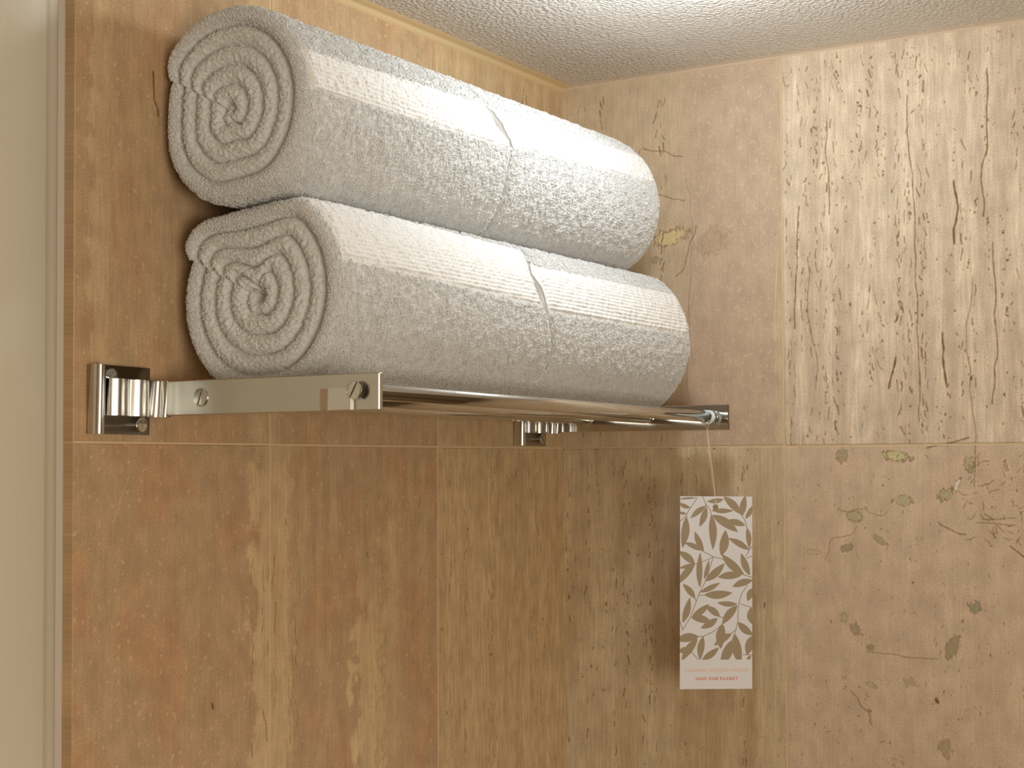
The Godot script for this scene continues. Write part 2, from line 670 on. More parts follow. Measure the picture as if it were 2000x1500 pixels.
func build_towel(T: Roll, label: String, cloth: Material, weave: Material, loop: Array, fb: Array, rb: Array, gap_half: Callable, deep: float):
	T.bake()
	T.noise.seed = 11
	T.noise.frequency = 1.0
	T.noise.fractal_octaves = 2
	var o := thing("rolled_towel", label, "towel")
	put("outer_layer", wrap_mesh(T, true, gap_half), cloth, o)
	put("outer_layer", wrap_mesh(T, false, gap_half), cloth, o)
	put("inner_layer", core_mesh(T), cloth, o)
	put("rolled_end", face_mesh(T, deep), cloth, o)
	put("rolled_end", back_mesh(T), cloth, o)
	var xa := T.xn + 0.006
	var front_edge := func(th): return T.gap_x(th) - gap_half.call(th) - 0.0015
	put("woven_border", border_mesh(T, xa, front_edge, fb[0], fb[1]), weave, o)
	var xr := T.xf - 0.007
	var rear_edge := func(th): return T.gap_x(th) + gap_half.call(th) + 0.0015
	put("woven_border", border_mesh_rear(T, xr, rear_edge, rb[0], rb[1]), weave, o)
	var gx := T.gap_x(0.5)
	pile(T, o, cloth, loop, [[xa, gx, fb[0], fb[1]], [gx, xr, rb[0], rb[1]]], gap_half, deep)
	tag(o, "", "", "rolled towels on the rack")

func border_mesh_rear(T: Roll, xr: float, edge: Callable, lo: Callable, hi: Callable) -> ArrayMesh:
	var rev_lo := func(g): return lo.call(1.0 - g)
	var rev_hi := func(g): return hi.call(1.0 - g)
	var m := border_mesh_flip(T, xr, edge, rev_lo, rev_hi)
	return m

func border_mesh_flip(T: Roll, xa: float, xb: Callable, lo: Callable, hi: Callable) -> ArrayMesh:
	# the same sheet laid from the far end towards the slit, so it faces the other way round
	var src := border_mesh(T, xa, xb, lo, hi)
	var arr := src.surface_get_arrays(0)
	var idx: PackedInt32Array = arr[Mesh.ARRAY_INDEX]
	for i in range(0, idx.size(), 3):
		var t := idx[i]
		idx[i] = idx[i + 1]
		idx[i + 1] = t
	arr[Mesh.ARRAY_INDEX] = idx
	var nn: PackedVector3Array = arr[Mesh.ARRAY_NORMAL]
	for i in nn.size(): nn[i] = -nn[i]
	arr[Mesh.ARRAY_NORMAL] = nn
	var m := ArrayMesh.new()
	m.add_surface_from_arrays(Mesh.PRIMITIVE_TRIANGLES, arr)
	return m

# ---------------------------------------------------------------- hang tag print
const CW := 512
const CH := 1346
var card_rgb := PackedByteArray()

func card_dot(x: int, y: int, c: Color, a: float):
	if x < 0 or y < 0 or x >= CW or y >= CH or a <= 0.0: return
	var j := (y * CW + x) * 3
	card_rgb[j] = int(lerpf(card_rgb[j], c.r8, a))
	card_rgb[j + 1] = int(lerpf(card_rgb[j + 1], c.g8, a))
	card_rgb[j + 2] = int(lerpf(card_rgb[j + 2], c.b8, a))

# photograph pixels of the tag to pixels of the print
func card_xy(px: float, py: float) -> Vector2:
	return Vector2((px - 1325.0 - 0.0195 * (py - 967.0)) / 141.5 * CW, (py - 967.0 + 0.005 * (px - 1325.0)) / 372.0 * CH)

func card_leaf(a: Vector2, b: Vector2, hw: float, c: Color, ymax: float):
	var ax := b - a
	var L := ax.length()
	ax /= L
	var nx := Vector2(-ax.y, ax.x)
	var bend := hw * 0.22 * (1.0 if int(a.x + b.y) % 2 == 0 else -1.0)
	for y in range(int(minf(a.y, b.y) - hw - 4), int(minf(maxf(a.y, b.y) + hw + 4, ymax))):
		for x in range(int(minf(a.x, b.x) - hw - 4), int(maxf(a.x, b.x) + hw + 4)):
			var d := Vector2(x, y) - a
			var t := d.dot(ax) / L
			if t < 0.0 or t > 1.0: continue
			var w := hw * pow(sin(PI * pow(t, 0.92)), 0.85)
			var off := absf(d.dot(nx) - bend * sin(PI * t))
			card_dot(x, y, c, clampf(w - off + 0.5, 0.0, 1.0))

func card_line(p: Array, w: float, c: Color, ymax: float):
	for i in p.size() - 1:
		var n := int((p[i + 1] - p[i]).length())
		for s in n:
			var q: Vector2 = p[i].lerp(p[i + 1], float(s) / n)
			for y in range(int(q.y - w) - 1, int(q.y + w) + 2):
				if y > ymax: continue
				for x in range(int(q.x - w) - 1, int(q.x + w) + 2):
					card_dot(x, y, c, clampf(w - Vector2(x, y).distance_to(q) + 0.5, 0.0, 1.0) * 0.6)

func card_texture() -> ImageTexture:
	card_rgb.resize(CW * CH * 3)
	card_rgb.fill(246)
	var leafc := Color8(176, 157, 126)
	var stemc := Color8(172, 154, 134)
	var ymax := card_xy(1400, 1282.5).y
	# leaves: base, tip, half width, in two enlarged views of the tag
	var LA := [[835, 185, 565, 222, 40], [640, 360, 1000, 365, 40], [835, 140, 1140, 435, 62], [1150, 445, 1190, 120, 55], [1200, 495, 1312, 285, 40], [545, 295, 300, 495, 45], [558, 315, 450, 630, 52], [655, 440, 1080, 712, 72], [1195, 602, 880, 530, 52], [640, 430, 676, 1000, 64], [232, 470, 178, 975, 66], [525, 1025, 374, 705, 50], [492, 1012, 208, 885, 42], [815, 1095, 876, 678, 74], [1270, 1000, 922, 808, 50], [1228, 640, 1270, 980, 44], [388, 1232, 115, 1025, 58], [290, 328, 100, 250, 34], [230, 425, 100, 392, 24], [110, 185, 395, 165, 16]]
	var LC := [[335, 415, 333, 75, 30], [375, 335, 420, 148, 20], [385, 355, 574, 180, 38], [765, 292, 540, 90, 40], [822, 295, 735, 82, 34], [740, 295, 508, 315, 37], [852, 342, 652, 408, 34], [340, 460, 532, 368, 26], [380, 486, 655, 465, 40], [292, 522, 168, 380, 30], [175, 755, 240, 512, 34], [262, 703, 428, 575, 32], [538, 698, 392, 592, 32], [255, 700, 460, 752, 36], [515, 712, 352, 808, 34], [704, 576, 508, 560, 26], [706, 588, 560, 772, 38], [870, 415, 805, 545, 34], [714, 750, 866, 876, 36], [838, 608, 872, 780, 42], [280, 185, 128, 230, 19], [280, 190, 118, 385, 34], [335, 890, 110, 925, 42], [322, 910, 172, 1120, 38], [140, 1025, 275, 1035, 34], [378, 885, 350, 1116, 34], [372, 1112, 532, 995, 32], [565, 768, 550, 1005, 46], [655, 860, 486, 975, 34], [658, 925, 552, 1165, 48], [688, 865, 752, 1165, 46], [885, 870, 808, 1068, 46], [850, 1072, 812, 1125, 16], [1000, 0, 1001, 1, 1]]
	for q in LA:
		card_leaf(card_xy(1310 + q[0] / 8.333, 950 + q[1] / 8.333), card_xy(1310 + q[2] / 8.333, 950 + q[3] / 8.333), q[4] / 8.333 * 3.62, leafc, ymax)
	for q in LC:
		card_leaf(card_xy(1300 + q[0] / 5.0, 1060 + q[1] / 5.0), card_xy(1300 + q[2] / 5.0, 1060 + q[3] / 5.0), q[4] / 5.0 * 3.62, leafc, ymax)
	var SA := [[400, 165, 300, 320, 238, 420, 236, 510], [490, 145, 545, 260, 620, 360, 640, 450], [1100, 390, 1190, 520, 1228, 650], [300, 328, 200, 320], [238, 422, 120, 420], [230, 450, 120, 555], [210, 885, 490, 1012, 690, 1115, 820, 1142, 1000, 1260], [690, 1115, 520, 1192, 385, 1235], [1322, 938, 1270, 1000, 1218, 1105], [1232, 1132, 1312, 1102], [1150, 1390, 1330, 1445], [545, 260, 552, 330], [1270, 985, 1272, 1000]]
	var SC := [[458, 124, 400, 330, 332, 470, 250, 700, 172, 832], [332, 490, 400, 486], [800, 390, 742, 480, 716, 590, 714, 742, 690, 848, 650, 940], [332, 468, 395, 432], [735, 572, 862, 612], [535, 700, 582, 704], [562, 770, 480, 838, 380, 885, 300, 890], [692, 825, 640, 866], [270, 1042, 340, 1114], [770, 1062, 868, 1066], [148, 740, 172, 815], [288, 522, 300, 545]]
	for k in 2:
		var S: Array = [SA, SC][k]
		for q in S:
			var p := []
			for i in range(0, q.size(), 2):
				p.append(card_xy(1310 + q[i] / 8.333, 950 + q[i + 1] / 8.333) if k == 0 else card_xy(1300 + q[i] / 5.0, 1060 + q[i + 1] / 5.0))
			card_line(p, 2.6, stemc, ymax)
	# the punched hole's ring
	var hc := card_xy(1394.5, 987)
	for y in range(int(hc.y - 24), int(hc.y + 24)):
		for x in range(int(hc.x - 24), int(hc.x + 24)):
			card_dot(x, y, Color8(160, 136, 98), clampf(20.0 - Vector2(x, y).distance_to(hc), 0.0, 1.0))
	return ImageTexture.create_from_image(Image.create_from_data(CW, CH, false, Image.FORMAT_RGB8, card_rgb))

# ================================================================ scene
func _ready():
	rng.seed = 7
	# ---- camera
	var cam := Camera3D.new()
	cam.name = "camera"
	add_child(cam)
	var yaw := 1.0210975
	var pitch := 0.0336695
	var roll := -0.0046253
	var f := Vector3(sin(yaw) * cos(pitch), sin(pitch), -cos(yaw) * cos(pitch))
	var r := Vector3(cos(yaw), 0, sin(yaw))
	var u := r.cross(f)
	var r2 := r * cos(roll) + u * sin(roll)
	var u2 := u * cos(roll) - r * sin(roll)
	cam.transform = Transform3D(Basis(r2, u2, -f), Vector3(-1.4177108, 0.0, 0.8043607))
	var near := 0.05
	cam.set_frustum(2.0 * near * 750.0 / 3008.3, Vector2(0.0, near * 54.761 / 3008.3), near, 20.0)
	cam.current = true
	# ---- environment
	var env := Environment.new()
	env.background_mode = Environment.BG_COLOR
	env.background_color = Color(0, 0, 0)
	env.tonemap_mode = Environment.TONE_MAPPER_LINEAR
	env.tonemap_exposure = 1.08
	env.sdfgi_enabled = true
	env.ssao_enabled = true
	env.ssil_enabled = true
	var we := WorldEnvironment.new()
	we.name = "environment"
	we.environment = env
	add_child(we)
	# ---- lamps: [centre, half size, energy, colour]
	var main_at := Vector3(-0.315, CEIL, 0.303)
	var main_energy := 0.052
	var main_color := Color(0.95, 0.985, 1.0)
	var panel_at := Vector3(-1.72, -0.25, 1.88)
	var panel_energy := 1.9
	var panel_color := Color(1.0, 0.96, 0.885)
	build_lamps(main_at, main_energy, main_color, panel_at, panel_energy, panel_color)
	# ---- structure
	build_room()
	# ---- things
	build_rack()
	build_towels()
	build_tag()

func build_lamps(at: Vector3, e: float, col: Color, vat: Vector3, ve: float, vcol: Color):
	var white := mat(Color(0.93, 0.91, 0.9), 0.5)
	var glow := mat(Color(0.9, 0.9, 0.9), 0.5)
	glow.emission_enabled = true
	glow.emission = Color(0.9, 0.97, 1.0)
	glow.emission_energy_multiplier = 1.6
	var o := thing("ceiling_light", "round white ceiling light cut off by the top edge above the towels", "lamp", at)
	var st := st_new()
	lathe(st, Vector3.ZERO, Vector3.DOWN, PackedVector2Array([Vector2(0.0005, 0.071), Vector2(0.005, 0.071), Vector2(0.007, 0.068), Vector2(0.007, 0.063), Vector2(0.0005, 0.061)]), 72)
	put("trim_ring", done(st), white, o)
	st = st_new()
	var dome := PackedVector2Array()
	for i in 7:
		var t := PI * 0.5 * i / 6.0
		dome.append(Vector2(0.003 + 0.027 * sin(t), 0.0615 * cos(t)))
	lathe(st, Vector3.ZERO, Vector3.DOWN, dome, 40)
	put("light_diffuser", done(st), glow, o)
	var l := OmniLight3D.new()
	l.name = "ceiling_lamp_light"
	add_child(l)
	l.light_size = 0.03
	l.light_energy = e
	l.light_color = col
	l.omni_range = 6.0
	l.omni_attenuation = 2.0
	l.shadow_enabled = true
	l.position = at + Vector3(0, -0.026, 0)
	# unseen broad panel, placed to light the towel ends, tiled walls and ceiling
	var g3 := mat(Color(0.9, 0.88, 0.82), 0.5)
	g3.emission_enabled = true
	g3.emission = vcol
	g3.emission_energy_multiplier = 0.6
	var o3 := thing("unseen_panel_lamp", "unseen broad warm white panel lamp, out of view, placed to light the towel ends and tiled walls", "lamp", vat)
	put("housing", box_mesh(Vector3(-0.56, -0.36, -0.01), Vector3(0.56, 0.36, 0.0185), 0.004), white, o3)
	put("diffuser", box_mesh(Vector3(-0.54, -0.34, -0.02), Vector3(0.54, 0.34, -0.0105), 0.003), g3, o3)
	var l3 := AreaLight3D.new()
	l3.name = "unseen_panel_light"
	add_child(l3)
	l3.area_size = Vector2(1.06, 0.66)
	l3.area_normalize_energy = true
	l3.light_energy = ve
	l3.light_color = vcol
	l3.area_range = 8.0
	l3.shadow_enabled = true
	l3.transform = Transform3D(Basis(), vat + Vector3(0, 0, -0.03))

func build_room():
	var grout := mat(Color8(214, 190, 156), 0.85, 0.0, 0.0)
	var tanA := Vector3(186, 157, 124)
	var tanB := Vector3(192, 164, 128)
	var cream := Vector3(213, 187, 146)
	var pale := Vector3(226, 203, 171)
	var rust := Vector3(194, 148, 112)
	# --- left wall picture
	var wl := int(-LEFT_END * PPL)
	var hl := int((CEIL - (JOINT - ROW)) * PPL)
	var X := func(x): return (x - LEFT_END) * PPL
	var Yl := func(y): return (CEIL - y) * PPL
	var band := func(x0, x1, y0, y1, s, wob): return {"x": X.call((x0 + x1) * 0.5), "w": (x1 - x0) * 0.5 * PPL, "y0": Yl.call(y0), "y1": Yl.call(y1), "s": s, "wob": wob}
	var vein1 = band.call(-0.497, -0.445, 0.06, -0.5, 0.62, 46.0)
	var vein1b = band.call(-0.50, -0.462, 0.5, -0.02, 0.5, 30.0)
	var vein2 = band.call(-0.366, -0.325, -0.08, -0.6, 0.66, 70.0)
	var vein3 = band.call(-0.325, -0.29, 0.03, -0.3, 0.3, 60.0)
	var vein4 = band.call(-0.665, -0.645, 0.5, 0.02, 0.4, 24.0)
	var tl := [
		{"tan": tanA, "cream": cream, "rust": rust, "v0": 0.05, "va": 0.10, "orange": 0.3, "streak": 0.14, "speck": 0.845, "pit": 1.06, "shift": 0, "bands": [vein1b, vein4]},
		{"tan": tanA, "cream": cream, "rust": rust, "v0": 0.12, "va": 0.2, "orange": 0.25, "streak": 0.16, "speck": 0.82, "pit": 1.06, "shift": 240, "bands": [vein1b]},
		{"tan": tanB, "cream": cream, "rust": rust, "v0": 0.3, "va": 0.3, "orange": 0.2, "streak": 0.18, "speck": 0.86, "pit": 1.0, "shift": 510, "bands": []},
		{"tan": tanA, "cream": cream, "rust": rust, "v0": 0.06, "va": 0.10, "orange": 0.5, "streak": 0.12, "speck": 0.83, "pit": 1.07, "shift": 90, "bands": [vein1]},
		{"tan": tanA, "cream": cream, "rust": rust, "v0": 0.10, "va": 0.22, "orange": 0.45, "streak": 0.15, "speck": 0.845, "pit": 1.03, "shift": 400, "bands": [vein1, vein2, vein3]},
		{"tan": tanB, "cream": cream, "rust": rust, "v0": 0.42, "va": 0.34, "orange": 0.15, "streak": 0.26, "speck": 0.9, "pit": 0.93, "shift": 660, "bands": []}]
	var cl := [[X.call(-0.604), Yl.call(0.288), 58, 0.05, 0.5, 1.8, 0.8], [X.call(-0.5405), Yl.call(-0.179), 7, 0.3, 0.1, 2.8, 1.0], [X.call(-0.627), Yl.call(-0.007), 62, -0.42, 0.02, 0.6, -0.45]]
	# short dashes strung along upright lines, as the pores of the stone lie
	for k in 9: dashes(cl, X.call(rng.randf_range(-0.50, -0.44)), Yl.call(-0.04), Yl.call(-0.28), 26.0, 70.0, 0.45, 0.8)
	for k in 5: dashes(cl, X.call(rng.randf_range(-0.36, -0.26)), Yl.call(0.0), Yl.call(-0.28), 14.0, 120.0, 0.45, 0.9)
	for k in 20: dashes(cl, X.call(rng.randf_range(-0.232, -0.005)), Yl.call(0.01), Yl.call(-0.30), 13.0, 42.0, 0.42, 0.9)
	for k in 8: dashes(cl, X.call(rng.randf_range(-0.232, -0.005)), Yl.call(0.39), Yl.call(0.02), 10.0, 60.0, 0.5, 0.9)
	var texl := travertine(3, wl, hl, PPL, [int(X.call(-2.0 * COLL)), int(X.call(-COLL))], int(Yl.call(JOINT)), tl, [], cl)
	var ml := stone_material(texl)
	# --- right wall picture
	var wr := int(2.0 * COLR * PPR)
	var hr := int((CEIL - (JOINT - ROW)) * PPR)
	var Zr := func(z): return z * PPR
	var Yr := func(y): return (CEIL - y) * PPR
	var bandr := func(x0, x1, y0, y1, s, wob): return {"x": Zr.call((x0 + x1) * 0.5), "w": (x1 - x0) * 0.5 * PPR, "y0": Yr.call(y0), "y1": Yr.call(y1), "s": s, "wob": wob}
	var tr := [
		{"tan": Vector3(199, 174, 151), "cream": Vector3(206, 184, 154), "rust": Vector3(202, 171, 150), "v0": 0.12, "va": 0.12, "orange": 0.2, "streak": 0.10, "speck": 0.76, "pit": 1.05, "shift": 0, "bands": [bandr.call(-0.05, 0.155, 0.6, -0.1, 0.75, 40.0), bandr.call(0.237, 0.262, 0.22, -0.1, 0.8, 14.0)]},
		{"tan": Vector3(204, 184, 160), "cream": Vector3(226, 207, 182), "rust": Vector3(212, 188, 167), "v0": 0.5, "va": 0.6, "orange": 0.3, "streak": 0.17, "speck": 0.95, "pit": 0.84, "shift": 200, "bands": []},
		{"tan": Vector3(196, 173, 141), "cream": Vector3(215, 196, 165), "rust": Vector3(200, 171, 141), "v0": 0.5, "va": 0.45, "orange": 0.2, "streak": 0.18, "speck": 0.95, "pit": 0.90, "shift": 420, "bands": []},
		{"tan": Vector3(205, 181, 155), "cream": Vector3(216, 195, 168), "rust": Vector3(210, 182, 159), "v0": 0.45, "va": 0.35, "orange": 0.3, "streak": 0.08, "speck": 0.92, "pit": 0.93, "shift": 640, "bands": []}]
	var grn := Vector3(186, 176, 140)
	var gry := Vector3(168, 154, 124)
	var mk := func(z, y, rx, ry, a, fill, op): return {"x": Zr.call(z), "y": Yr.call(y), "rx": rx * PPR, "ry": ry * PPR, "a": a, "fill": fill, "op": op}
	var mr := [
		mk.call(0.3581, 0.0066, 0.0145, 0.0048, 0.1, Vector3(204, 196, 152), 1.0), mk.call(0.305, 0.0069, 0.005, 0.0062, 0.2, gry, 0.8), mk.call(0.4246, -0.0014, 0.0052, 0.0068, 0.3, grn, 0.9),
		mk.call(0.4046, -0.03, 0.0085, 0.0055, -0.3, grn, 1.0), mk.call(0.4136, -0.0205, 0.0028, 0.0095, 0.45, Vector3(228, 214, 198), 1.0), mk.call(0.3644, -0.0355, 0.011, 0.0042, 0.05, Vector3(190, 182, 146), 1.0),
		mk.call(0.3164, -0.0509, 0.0068, 0.0046, 0.1, grn, 0.9), mk.call(0.3074, -0.0817, 0.0062, 0.0034, -0.5, gry, 0.9), mk.call(0.3424, -0.0741, 0.0072, 0.0032, 0.5, gry, 0.7), mk.call(0.2778, -0.0858, 0.009, 0.0022, 0.05, Vector3(206, 186, 140), 0.7),
		mk.call(0.3041, -0.1463, 0.0044, 0.0056, 0.0, grn, 0.8), mk.call(0.3145, -0.1579, 0.005, 0.0068, -0.5, gry, 0.8), mk.call(0.4273, -0.1317, 0.0056, 0.005, 0.0, Vector3(160, 156, 130), 0.9),
		mk.call(0.4073, -0.1676, 0.0052, 0.011, 0.5, gry, 0.9), mk.call(0.3298, -0.1739, 0.0032, 0.0026, 0.0, gry, 0.9), mk.call(0.3655, -0.2031, 0.0066, 0.0046, 0.2, gry, 0.5), mk.call(0.3293, -0.209, 0.0056, 0.0026, 0.3, grn, 0.7), mk.call(0.4004, -0.2594, 0.006, 0.009, -0.2, gry, 0.7), mk.call(0.392, -0.2191, 0.0024, 0.0032, 0.0, Vector3(130, 104, 72), 1.0),
		mk.call(0.1265, 0.2309, 0.0175, 0.0075, -0.12, Vector3(220, 198, 148), 1.0), mk.call(0.108, 0.208, 0.005, 0.004, -0.3, gry, 0.6), mk.call(0.172, 0.222, 0.016, 0.012, -0.5, Vector3(186, 158, 130), 0.35)]
	var cr := [
		[Zr.call(0.2641), Yr.call(0.25), 210, 0.0, 0.16, 1.2, 0.65], [Zr.call(0.372), Yr.call(0.345), 540, 0.01, 0.16, 1.1, 0.55], [Zr.call(0.4143), Yr.call(0.26), 105, 0.0, 0.3, 1.9, 0.75], [Zr.call(0.402), Yr.call(0.12), 90, 0.0, 0.3, 1.9, 0.7], [Zr.call(0.358), Yr.call(0.10), 55, -0.2, 0.4, 2.0, 0.7],
		[Zr.call(0.293), Yr.call(0.33), 160, 0.0, 0.2, 1.2, 0.55], [Zr.call(0.446), Yr.call(0.36), 240, 0.0, 0.2, 1.4, 0.6], [Zr.call(0.449), Yr.call(0.2), 260, 0.0, 0.2, 1.4, 0.5], [Zr.call(0.272), Yr.call(0.20), 230, 0.05, 0.2, 1.0, 0.45], [Zr.call(0.43), Yr.call(0.17), 340, 0.0, 0.2, 1.0, 0.4],
		[Zr.call(0.0923), Yr.call(0.325), 150, -0.25, 0.25, 1.0, 0.5], [Zr.call(0.095), Yr.call(0.325), 85, 1.25, 0.35, 1.0, 0.5], [Zr.call(0.112), Yr.call(0.275), 55, 1.6, 0.6, 1.0, 0.45], [Zr.call(0.155), Yr.call(0.24), 100, -0.4, 0.5, 1.2, 0.4], [Zr.call(0.1441), Yr.call(0.29), 340, 0.03, 0.2, 0.9, 0.22],
		[Zr.call(0.145), Yr.call(0.16), 270, 0.05, 0.3, 1.0, 0.2], [Zr.call(0.3), Yr.call(-0.045), 90, 1.5, 0.9099999999999999, 0.9, 0.35], [Zr.call(0.325), Yr.call(-0.178), 120, 1.55, 0.12, 0.9, 0.4], [Zr.call(0.318), Yr.call(-0.06), 90, -0.5, 0.78, 1.0, 0.3], [Zr.call(0.31), Yr.call(-0.215), 70, 0.6, 1.04, 1.1, 0.45], [Zr.call(0.395), Yr.call(-0.055), 50, 0.9, 0.52, 1.4, 0.45],
		[Zr.call(0.385), Yr.call(0.013), 72, 1.8, 0.15, 1.7, 0.45], [Zr.call(0.43), Yr.call(-0.055), 62, 1.5, 0.2, 1.0, 0.4], [Zr.call(0.435), Yr.call(-0.052), 54, 1.6, 0.2, 1.0, 0.4], [Zr.call(0.46), Yr.call(-0.075), 46, 0.7, 0.4, 1.6, 0.45],
		[Zr.call(0.249), Yr.call(0.22), 360, 0.0, 0.06, 1.3, -0.5], [Zr.call(0.242), Yr.call(0.21), 160, -0.04, 0.06, 1.3, -0.5]]
	for k in 9: dashes(cr, Zr.call(rng.randf_range(0.006, 0.125)), Yr.call(0.39), Yr.call(0.02), 11.0, 34.0, 0.55, 1.0)
	for k in 26: dashes(cr, Zr.call(rng.randf_range(0.25, 0.49)), Yr.call(0.39), Yr.call(0.02), 12.0, 32.0, 0.46, 1.05)
	for k in 16: dashes(cr, Zr.call(rng.randf_range(0.004, 0.243)), Yr.call(0.01), Yr.call(-0.30), 10.0, 46.0, 0.5, 1.0)
	for k in 190: cr.append([Zr.call(rng.randf_range(0.25, 0.49)), Yr.call(rng.randf_range(0.01, -0.30)), rng.randi_range(2, 8), rng.randf_range(-1.2, 1.2), 1.2, rng.randf_range(0.5, 1.1), 0.34])
	for k in 60: cr.append([Zr.call(rng.randf_range(0.42, 0.49)), Yr.call(rng.randf_range(0.01, -0.07)), rng.randi_range(5, 18), rng.randf_range(-1.6, 1.6), 0.8, 1.0, 0.4])
	var texr := travertine(41, wr, hr, PPR, [int(Zr.call(COLR))], int(Yr.call(JOINT)), tr, mr, cr)
	var mrr := stone_material(texr)
	# --- left wall: backing with its tiles
	var wall_l := put("wall_left", box_mesh(Vector3(-2.3, FLOOR, -0.12), Vector3(0.12, CEIL, -0.0105), 0.001), mat(Color8(205, 196, 184), 0.8, 0.0, 0.0))
	tag(wall_l, "left wall of brown travertine tiles behind the towel rack", "wall", "", "structure")
	var bed := put("joint_filler", box_mesh(Vector3(LEFT_END + 0.0002, FLOOR, -0.0104), Vector3(0.0, CEIL, -0.0005), 0.0001), grout, wall_l)
	var g := 0.0005
	var lx := [LEFT_END, -2.0 * COLL, -COLL, 0.0]
	var height := CEIL - (JOINT - ROW)
	for row in 5:
		var y1 := CEIL if row == 0 else JOINT - ROW * (row - 1)
		var y0 := JOINT - ROW * row
		if row == 4: y0 = FLOOR
		var dy := 0.0 if row < 2 else ROW * (row - 1)
		for k in 3:
			var uvf := func(a, y): return Vector2((a - LEFT_END) / -LEFT_END, (CEIL - (y + dy)) / height)
			put("tile", slab(lx[k] + (0.0 if k == 0 else g), lx[k + 1] - (-0.001 if k == 2 else g), y0 + g, y1 - (0.0 if row == 0 else g), [0.0, 0.0002, -0.0001][(k + row) % 3], 0.0098, true, uvf), ml, wall_l)
	# --- right wall
	var wall_r := put("wall_right", box_mesh(Vector3(0.0105, FLOOR, -0.12), Vector3(0.12, CEIL, 2.0), 0.001), mat(Color8(205, 196, 184), 0.8, 0.0, 0.0))
	tag(wall_r, "right wall of pale cream travertine tiles behind the hanging tag", "wall", "", "structure")
	put("joint_filler", box_mesh(Vector3(0.0005, FLOOR, 0.0), Vector3(0.0104, CEIL, 2.0), 0.0001), grout, wall_r)
	for row in 5:
		var y1 := CEIL if row == 0 else JOINT - ROW * (row - 1)
		var y0 := JOINT - ROW * row
		if row == 4: y0 = FLOOR
		var dy := 0.0 if row < 2 else ROW * (row - 1)
		for k in 8:
			var za := COLR * k
			var du := COLR * 2.0 * (k / 2)
			var uvf := func(a, y): return Vector2((a - du) / (2.0 * COLR), (CEIL - (y + dy)) / height)
			put("tile", slab(za + (-0.001 if k == 0 else g), za + COLR - g, y0 + g, y1 - (0.0 if row == 0 else g), [0.0, 0.0002, -0.0001][(k + row) % 3], 0.0098, false, uvf), mrr, wall_r)
	# --- casing at the left edge of the picture: a painted board with a rounded edge
	var paint := mat(Color8(208, 199, 180), 0.42, 0.0, 0.5)
	var brush := NoiseTexture2D.new()
	var bn := FastNoiseLite.new()
	bn.seed = 5; bn.frequency = 0.03; bn.fractal_octaves = 3
	brush.noise = bn; brush.width = 512; brush.height = 512; brush.seamless = true
	paint.heightmap_enabled = true
	paint.heightmap_texture = brush
	paint.heightmap_scale = 0.012
	paint.uv1_triplanar = true
	paint.uv1_scale = Vector3(9.0, 1.4, 9.0)
	var st := st_new()
	var pts := PackedVector3Array()
	var prof := [[-0.80, -0.01], [-0.80, -0.001], [-0.72, -0.0005], [-0.7035, -0.001], [-0.7005, -0.0018], [-0.6985, -0.0035], [-0.693, -0.0052], [-0.6885, -0.0062], [-0.6862, -0.0078], [-0.6855, -0.0104]]
	for q in prof:
		pts.append(Vector3(q[0], FLOOR, q[1]))
		pts.append(Vector3(q[0], CEIL, q[1]))
	grid_mesh(st, pts, prof.size(), 2, false, false)
	var casing := put("trim_1", done(st), paint)
	tag(casing, "white painted casing board with a rounded edge at the left of the tiles", "trim", "", "structure")
	var door := put("door_1", box_mesh(Vector3(-1.5, FLOOR, -0.0104), Vector3(-0.8005, CEIL - 0.2, 0.0), 0.001), paint)
	tag(door, "white painted door left of the casing board", "door", "", "structure")
	# --- ceiling with a stippled plaster
	var plaster := mat(Color8(243, 238, 231), 0.8, 0.0, 0.0)
	var pn := NoiseTexture2D.new()
	var nn := FastNoiseLite.new()
	nn.seed = 9; nn.frequency = 0.055; nn.fractal_octaves = 3
	pn.noise = nn; pn.width = 1024; pn.height = 1024; pn.seamless = true
	plaster.heightmap_enabled = true
	plaster.heightmap_texture = pn
	plaster.heightmap_scale = 0.30
	plaster.uv1_triplanar = true
	plaster.uv1_scale = Vector3(3.2, 3.2, 3.2)
	var ceiling := put("ceiling", box_mesh(Vector3(-2.42, CEIL, -0.12), Vector3(0.12, CEIL + 0.1, 2.1), 0.001), plaster)
	tag(ceiling, "white stippled plaster ceiling over the corner", "ceiling", "", "structure")
	# sealant along the ceiling
	var seal := mat(Color8(226, 202, 158), 0.6, 0.0, 0.0)
	bead("trim_2", Vector3(LEFT_END, CEIL, 0), Vector3(0.0, CEIL, 0), Vector3(0, 0, 1), 0.013, 0.006, seal, "yellowish sealant strip between the ceiling and the left wall")
	var seal2 := mat(Color8(224, 204, 180), 0.6, 0.0, 0.0)
	bead("trim_3", Vector3(0, CEIL, 0), Vector3(0, CEIL, 1.9), Vector3(-1, 0, 0), 0.006, 0.003, seal2, "thin pale sealant line between the ceiling and the right wall")
	# --- the rest of the room, behind the camera
	var stone2 := mat(Color8(150, 132, 110), 0.6, 0.0, 0.0)
	var near := put("wall_near", box_mesh(Vector3(-2.42, FLOOR, 1.9), Vector3(0.12, CEIL, 2.02), 0.001), stone2)
	tag(near, "plain beige wall with the unseen panel lamp, out of view", "wall", "", "structure")
	var far := put("wall_far", box_mesh(Vector3(-2.42, FLOOR, -0.12), Vector3(-2.3, CEIL, 2.02), 0.001), stone2)
	tag(far, "plain beige wall behind the camera", "wall", "", "structure")
	var floor_ := put("floor", box_mesh(Vector3(-2.42, FLOOR - 0.1, -0.12), Vector3(0.12, FLOOR, 2.02), 0.001), mat(Color8(130, 108, 84), 0.5, 0.0, 0.0))
	tag(floor_, "plain beige stone floor below the picture", "floor", "", "structure")

